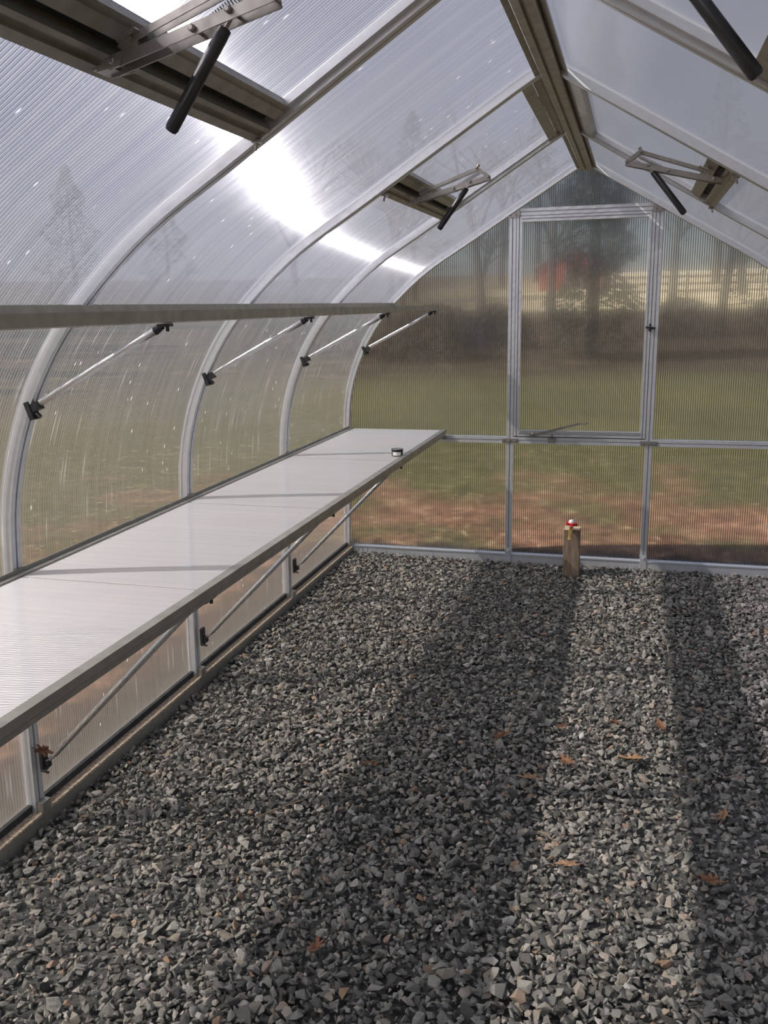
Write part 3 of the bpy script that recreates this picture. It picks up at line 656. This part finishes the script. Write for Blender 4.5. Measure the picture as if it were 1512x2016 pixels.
# ------------------------------------------------------------------ gravel floor
FL = struct('floor')
mb = MB(); mb.add([(-1.40,YF-.8,-.014),(1.5,YF-.8,-.014),(1.5,.03,-.014),(-1.40,.03,-.014)], [(0,1,2,3)]); mb.obj('gravel_base', M['bed'], FL)
rng = np.random.default_rng(11)
def shard(seed):
    r = np.random.default_rng(seed); n = int(r.integers(9, 13))
    p = r.normal(size=(n,3)); p /= np.linalg.norm(p,axis=1)[:,None]; p *= r.uniform(.8,1.08,size=(n,1)); p *= np.array([1.0, r.uniform(.6,.9), r.uniform(.38,.62)])*.5
    bm = bmesh.new()
    for q in p: bm.verts.new(q)
    res = bmesh.ops.convex_hull(bm, input=bm.verts[:]); 
    bmesh.ops.delete(bm, geom=[v for v in bm.verts if not v.link_faces], context='VERTS')
    bmesh.ops.triangulate(bm, faces=bm.faces[:]); bmesh.ops.recalc_face_normals(bm, faces=bm.faces[:]); bm.verts.index_update()
    V = np.array([v.co[:] for v in bm.verts]); F = np.array([[v.index for v in f.verts] for f in bm.faces]); bm.free(); return V, F
SH = [shard(100+i) for i in range(40)]
def ridge_h(x, y): return .006*np.sin(x*3.1+y*1.3) + .004*np.sin(y*4.7-x*2.0)
def stones(x, y, z, size, tiltmax=.9):
    """numpy soup of stones -> vertices, triangles"""
    VV, FF = [], []; base = 0
    kind = rng.integers(0, len(SH), len(x))
    for kd in range(len(SH)):
        ii = np.where(kind == kd)[0]
        if not len(ii): continue
        V, F = SH[kd]; n = len(ii); al = rng.uniform(0,2*PI,n); be = rng.normal(0,tiltmax*.55,n); ga = rng.normal(0,tiltmax*.55,n)
        ca,sa,cb,sb,cg,sg = np.cos(al),np.sin(al),np.cos(be),np.sin(be),np.cos(ga),np.sin(ga)
        R = np.empty((n,3,3)); R[:,0,0]=ca*cb; R[:,0,1]=ca*sb*sg-sa*cg; R[:,0,2]=ca*sb*cg+sa*sg; R[:,1,0]=sa*cb; R[:,1,1]=sa*sb*sg+ca*cg; R[:,1,2]=sa*sb*cg-ca*sg; R[:,2,0]=-sb; R[:,2,1]=cb*sg; R[:,2,2]=cb*cg
        P = np.einsum('nij,vj->nvi', R, V) * size[ii][:,None,None]
        P += np.stack([x[ii],y[ii],z[ii]],1)[:,None,:]
        VV.append(P.reshape(-1,3)); FF.append((F[None]+ (base+np.arange(n)*len(V))[:,None,None]).reshape(-1,3)); base += n*len(V)
    return np.concatenate(VV), np.concatenate(FF)
def fastmesh(name, V, F, m):
    me = bpy.data.meshes.new(name); me.vertices.add(len(V)); me.vertices.foreach_set('co', V.astype(np.float32).ravel())
    me.loops.add(F.size); me.loops.foreach_set('vertex_index', F.astype(np.int32).ravel())
    me.polygons.add(len(F)); me.polygons.foreach_set('loop_start', np.arange(0,F.size,3,dtype=np.int32)); 
    me.polygons.foreach_set('use_smooth', np.zeros(len(F), bool)); me.materials.append(m); me.update(calc_edges=True); me.validate(); return me
def jgrid(x0, x1, y0, y1, st):
    gx, gy = np.meshgrid(np.arange(x0,x1,st), np.arange(y0,y1,st)); n = gx.size
    return gx.ravel()+rng.uniform(-.5,.5,n)*st, gy.ravel()+rng.uniform(-.5,.5,n)*st
X_, Y_ = jgrid(-1.335, 1.42, -4.6, -.02, .0144)
# keep what the lens could see from about here, and a margin
keep = ~((np.abs(X_-.013) < .052) & (np.abs(Y_+.185) < .052)); X_, Y_ = X_[keep], Y_[keep]
sz = np.clip(rng.lognormal(np.log(.0240), .34, X_.size), .011, .055)
Z_ = -.004 + ridge_h(X_, Y_) + rng.uniform(-.010,.012,X_.size)
# pick the 300 nearest sizeable ones as single parts
dist = np.hypot(X_-CAM.x, Y_-CAM.y)
cand = np.where((sz > .026) & (Y_ < -3.0) & (X_ > -.95) & (X_ < .75))[0]
cand = cand[np.argsort(dist[cand])]
inview = []
for i in cand:
    dv = Vector((X_[i], Y_[i], 0)) - CAM; zz = dv.dot(FW); px = 756+1757*dv.dot(RT)/zz; py = 1008-1757*dv.dot(UP)/zz
    if 0 < px < 1512 and py < 2010: inview.append(i)
    if len(inview) >= 300: break
inview = np.array(inview); msk = np.ones(X_.size, bool); msk[inview] = False
V, F = stones(X_[msk], Y_[msk], Z_[msk], sz[msk])
gv = bpy.data.objects.new('gravel', fastmesh('gravel', V, F, M['stone'])); COL.objects.link(gv); gv.parent = FL; gv['kind'] = 'stuff'
smesh = []
for i in range(24):
    Vs, Fs = SH[i]; smesh.append(fastmesh('stone', Vs, Fs, M['stone']))
for q in inview:
    o = bpy.data.objects.new('stone', smesh[int(rng.integers(0,24))]); COL.objects.link(o); o.parent = FL
    sc_ = float(sz[q])*1.12; o.scale = (sc_,sc_,sc_); o.location = (float(X_[q]), float(Y_[q]), float(Z_[q])+.006); o.rotation_euler = (float(rng.normal(0,.45)), float(rng.normal(0,.45)), float(rng.uniform(0,6.28)))

# ------------------------------------------------------------------ outdoors
def gh(x, y):
    d = max(abs(x)-1.4, 0); r = math.hypot(d, max(y,0)) ; r = max(r, -y-6 if y < -6 else 0)
    if r < 14: h = -.02 - .0*r
    elif r < 45: h = -.02 + (r-14)/31*1.25
    elif r < 85: h = 1.23 + (r-45)/40*3.0
    else: h = 4.23
    return h + .06*math.sin(x*.7)*math.sin(y*.6)*min(1, r/6)
GR = struct('ground')
gx = sorted(set([round(v,3) for v in np.r_[np.linspace(-90,-8,42), np.linspace(-8,8,33), np.linspace(8,90,42)]])); gy = [round(v,3) for v in np.r_[np.linspace(-60,-6,20), np.linspace(-5.5,12,36), np.linspace(13,130,60)]]
mb = MB(); nx = len(gx); mb.v = [(x,y,gh(x,y)) for y in gy for x in gx]
mb.f = [(j*nx+i, j*nx+i+1, (j+1)*nx+i+1, (j+1)*nx+i) for j in range(len(gy)-1) for i in range(nx-1)
        if not (gx[i] >= -1.1 and gx[i+1] <= 1.1 and gy[j] >= -5 and gy[j+1] <= 0)]
for i, v in enumerate(mb.v):
    if -1.6 < v[0] < 1.7 and -6 < v[1] < .1: mb.v[i] = (v[0], v[1], -.06)
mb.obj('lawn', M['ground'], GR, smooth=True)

def conifer(x, y, h, r, label, seed, group='evergreens beyond the lawn', m='ever', skirt=.05, n=2600):
    rnd = random.Random(seed); b = gh(x,y); root = tag(empty('evergreen_tree', (x,y,b)), label, 'tree', group)
    mb = MB(); mb.tube([(0,0,-.1),(0,0,h*.5),(0,0,h*.97)], [h*.022,h*.013,.01], 8); mb.obj('trunk', M['bark'], root)
    mb = MB()
    for i in range(n):
        f = rnd.random()**.8; z = h*(skirt+(1-skirt)*f); rr = r*(1-f)**.75*(.55+.45*rnd.random()**.5)*(0.8+.25*math.sin(z*5)); a = rnd.uniform(0,2*PI)
        p = Vector((rr*math.cos(a), rr*math.sin(a), z-rr*.25)); s_ = rnd.uniform(.08,.2)*(h/7)**.6
        d1 = Vector((math.cos(a+rnd.uniform(-.5,.5)), math.sin(a+rnd.uniform(-.5,.5)), rnd.uniform(-.6,.2)))*s_; d2 = Vector((-math.sin(a), math.cos(a), rnd.uniform(-.4,.4)))*s_*.45
        mb.add([p-d2, p+d2, p+d1], [(0,1,2)])
    mb.obj('foliage', M[m], root); return root
def bare_tree(x, y, h, label, seed, group='bare trees beyond the lawn'):
    rnd = random.Random(seed); b = gh(x,y); root = tag(empty('bare_tree', (x,y,b)), label, 'tree', group)
    tk = MB(); br = MB()
    def grow(mbx, p, d, ln, r, lvl):
        pts = [p]; q = p.copy(); dd = d.copy(); n = 4
        for i in range(n):
            dd = (dd + Vector((rnd.uniform(-.13,.13), rnd.uniform(-.13,.13), .04))).normalized(); q = q+dd*ln/n; pts.append(q.copy())
        mbx.tube(pts, [r*(1-.16*i) for i in range(n+1)], 7 if lvl == 0 else 4, cap=False)
        if lvl < 4:
            for j in range(5 if lvl < 2 else 3):
                f = rnd.uniform(.35,1); k = min(n, int(f*n)); pp = pts[k]; a = rnd.uniform(0,2*PI); up = rnd.uniform(.3,.9)
                nd = (dd*up + Vector((math.cos(a), math.sin(a), rnd.uniform(-.1,.5)))*.7).normalized()
                grow(br, pp, nd, ln*rnd.uniform(.45,.68), r*.45, lvl+1)
    grow(tk, Vector((0,0,-.1)), Vector((0,0,1)), h*.55, h*.022, 0)
    tk.obj('trunk', M['bark'], root); br.obj('branches', M['bark'], root); return root
def bush(x, y, w_, h, label, seed, m='shrub', group='dark shrubs at the lawn edge'):
    rnd = random.Random(seed); b = gh(x,y); root = tag(empty('shrub', (x,y,b)), label, 'shrub', group)
    mb = MB(); st2 = MB()
    for i in range(1800):
        a = rnd.uniform(0,2*PI); c = rnd.uniform(-.1,1); rr = (1-max(c,0)**2)**.5*rnd.random()**.4
        p = Vector((rr*math.cos(a)*w_/2, rr*math.sin(a)*w_/3, max(.02,c*h))); s_ = rnd.uniform(.06,.16)
        d1 = Vector((rnd.uniform(-1,1), rnd.uniform(-1,1), rnd.uniform(-.3,1)))*s_; d2 = Vector((rnd.uniform(-1,1), rnd.uniform(-1,1), rnd.uniform(-1,1)))*s_*.5
        mb.add([p-d2, p+d2, p+d1], [(0,1,2)])
    for i in range(9):
        a = rnd.uniform(0,2*PI); st2.tube([(0,0,-.05),(math.cos(a)*w_*.15,math.sin(a)*w_*.1,h*.5),(math.cos(a)*w_*.3,math.sin(a)*w_*.2,h*.85)], [.02,.014,.006], 5)
    mb.obj('foliage', M[m], root); st2.obj('stems', M['bark'], root); return root
conifer(-.75, 18.0, 8.5, 1.3, 'narrow dark evergreen seen through the middle of the gable window', 3, None, n=9000)
bush(-4.6, 17.5, 3.4, 1.35, 'broad dark shrub left of the gable window beyond the lawn', 5)
bush(-3.6, 21.0, 2.6, 1.2, 'dark shrub behind the left part of the gable window', 6)
bush(-8.5, 19, 4.2, 1.5, 'dark shrub far left beyond the bench end', 7)
bush(1.6, 24, 3.0, 1.1, 'low dark shrub behind the right side of the gable window', 8)
bush(4.8, 25, 3.6, 1.2, 'low dark shrub at the right beyond the gable', 9)
conifer(5.6, 30, 9, 2.6, 'wide evergreen at the right edge beyond the gable', 21, None)
conifer(8.6, 36, 11, 3.0, 'tall evergreen standing off to the right beyond the gable', 22, None)
k2 = 0
for x, y, h in ((-3.2,34,11),(-6.8,38,12),(-9.6,31,10),(2.0,44,12),(3.8,37,10),(-12.5,45,13),(-1.8,55,13),(6.2,52,13),(-9.5,63,14),(-17,40,12)):
    bare_tree(x, y, h, 'leafless tree blurred behind the gable panels', 50+k2); k2 += 1
k2 = 0
for x, y, h, r in ((-20,6,6.5,2.6),(-19,10.5,5.2,2.3),(-23,14,6.8,2.9),(-20,18,4.6,2.2),(-25,23,5.6,2.8),(-22,28,4.4,2.4),(-27,2,7.5,3.0),(-21,34,4.0,2.4)):
    conifer(x, y, h*1.45, r*0.98, 'dark evergreen blurred beyond the left wall panels', 80+k2, 'evergreens beyond the left wall', skirt=.0, n=4500); k2 += 1
for x, y, h, r, lab in ((-13,50,11,3.2,'evergreen on the hill above the far end of the shelf'),(5.6,64,15,4,'tall evergreen on the hill behind the right gable panel'),(-7.6,70,14,3,'evergreen behind the barn on its left')):
    conifer(x, y, h, r, lab, int(h*7+r), None, skirt=.12)
# red barn on the hill
barn = tag(empty('barn', (-4.0, 62, gh(-4,62))), 'small red barn on the hill seen through the gable window', 'barn')
mb = MB(); mb.box((-2.4,-2,-.3),(2.4,2,1.5)); mb.extrude_y([(-2.4,1.5),(2.4,1.5),(0,2.7)], -2, 2); mb.obj('wall', M['redbarn'], barn)
mb = MB(); mb.obox((-2.7,0,1.40),(0,0,2.80), 4.4, .12, (0,1,0)); mb.obox((2.7,0,1.40),(0,0,2.80), 4.4, .12, (0,1,0)); mb.obj('roof', M['barnroof'], barn)
mb = MB(); mb.box((-.7,-2.05,-.2),(.7,-2.0,1.2)); mb.obj('door', M['barnroof'], barn)
# low wooden fence on the hill, right of the barn
fence = tag(empty('fence', (4, 50, gh(4,50))), 'low dark board fence across the far field', 'fence')
for i in range(9):
    mb = MB(); x = -5+i*2.0; mb.box((x-.06,-.06,-.2),(x+.06,.06,1.5)); mb.obj('fence_post', M['bark'], fence)
for z in (.45,.85,1.25):
    mb = MB(); mb.box((-5,-.03,z-.07),(11,.03,z+.07)); mb.obj('fence_board', M['bark'], fence)
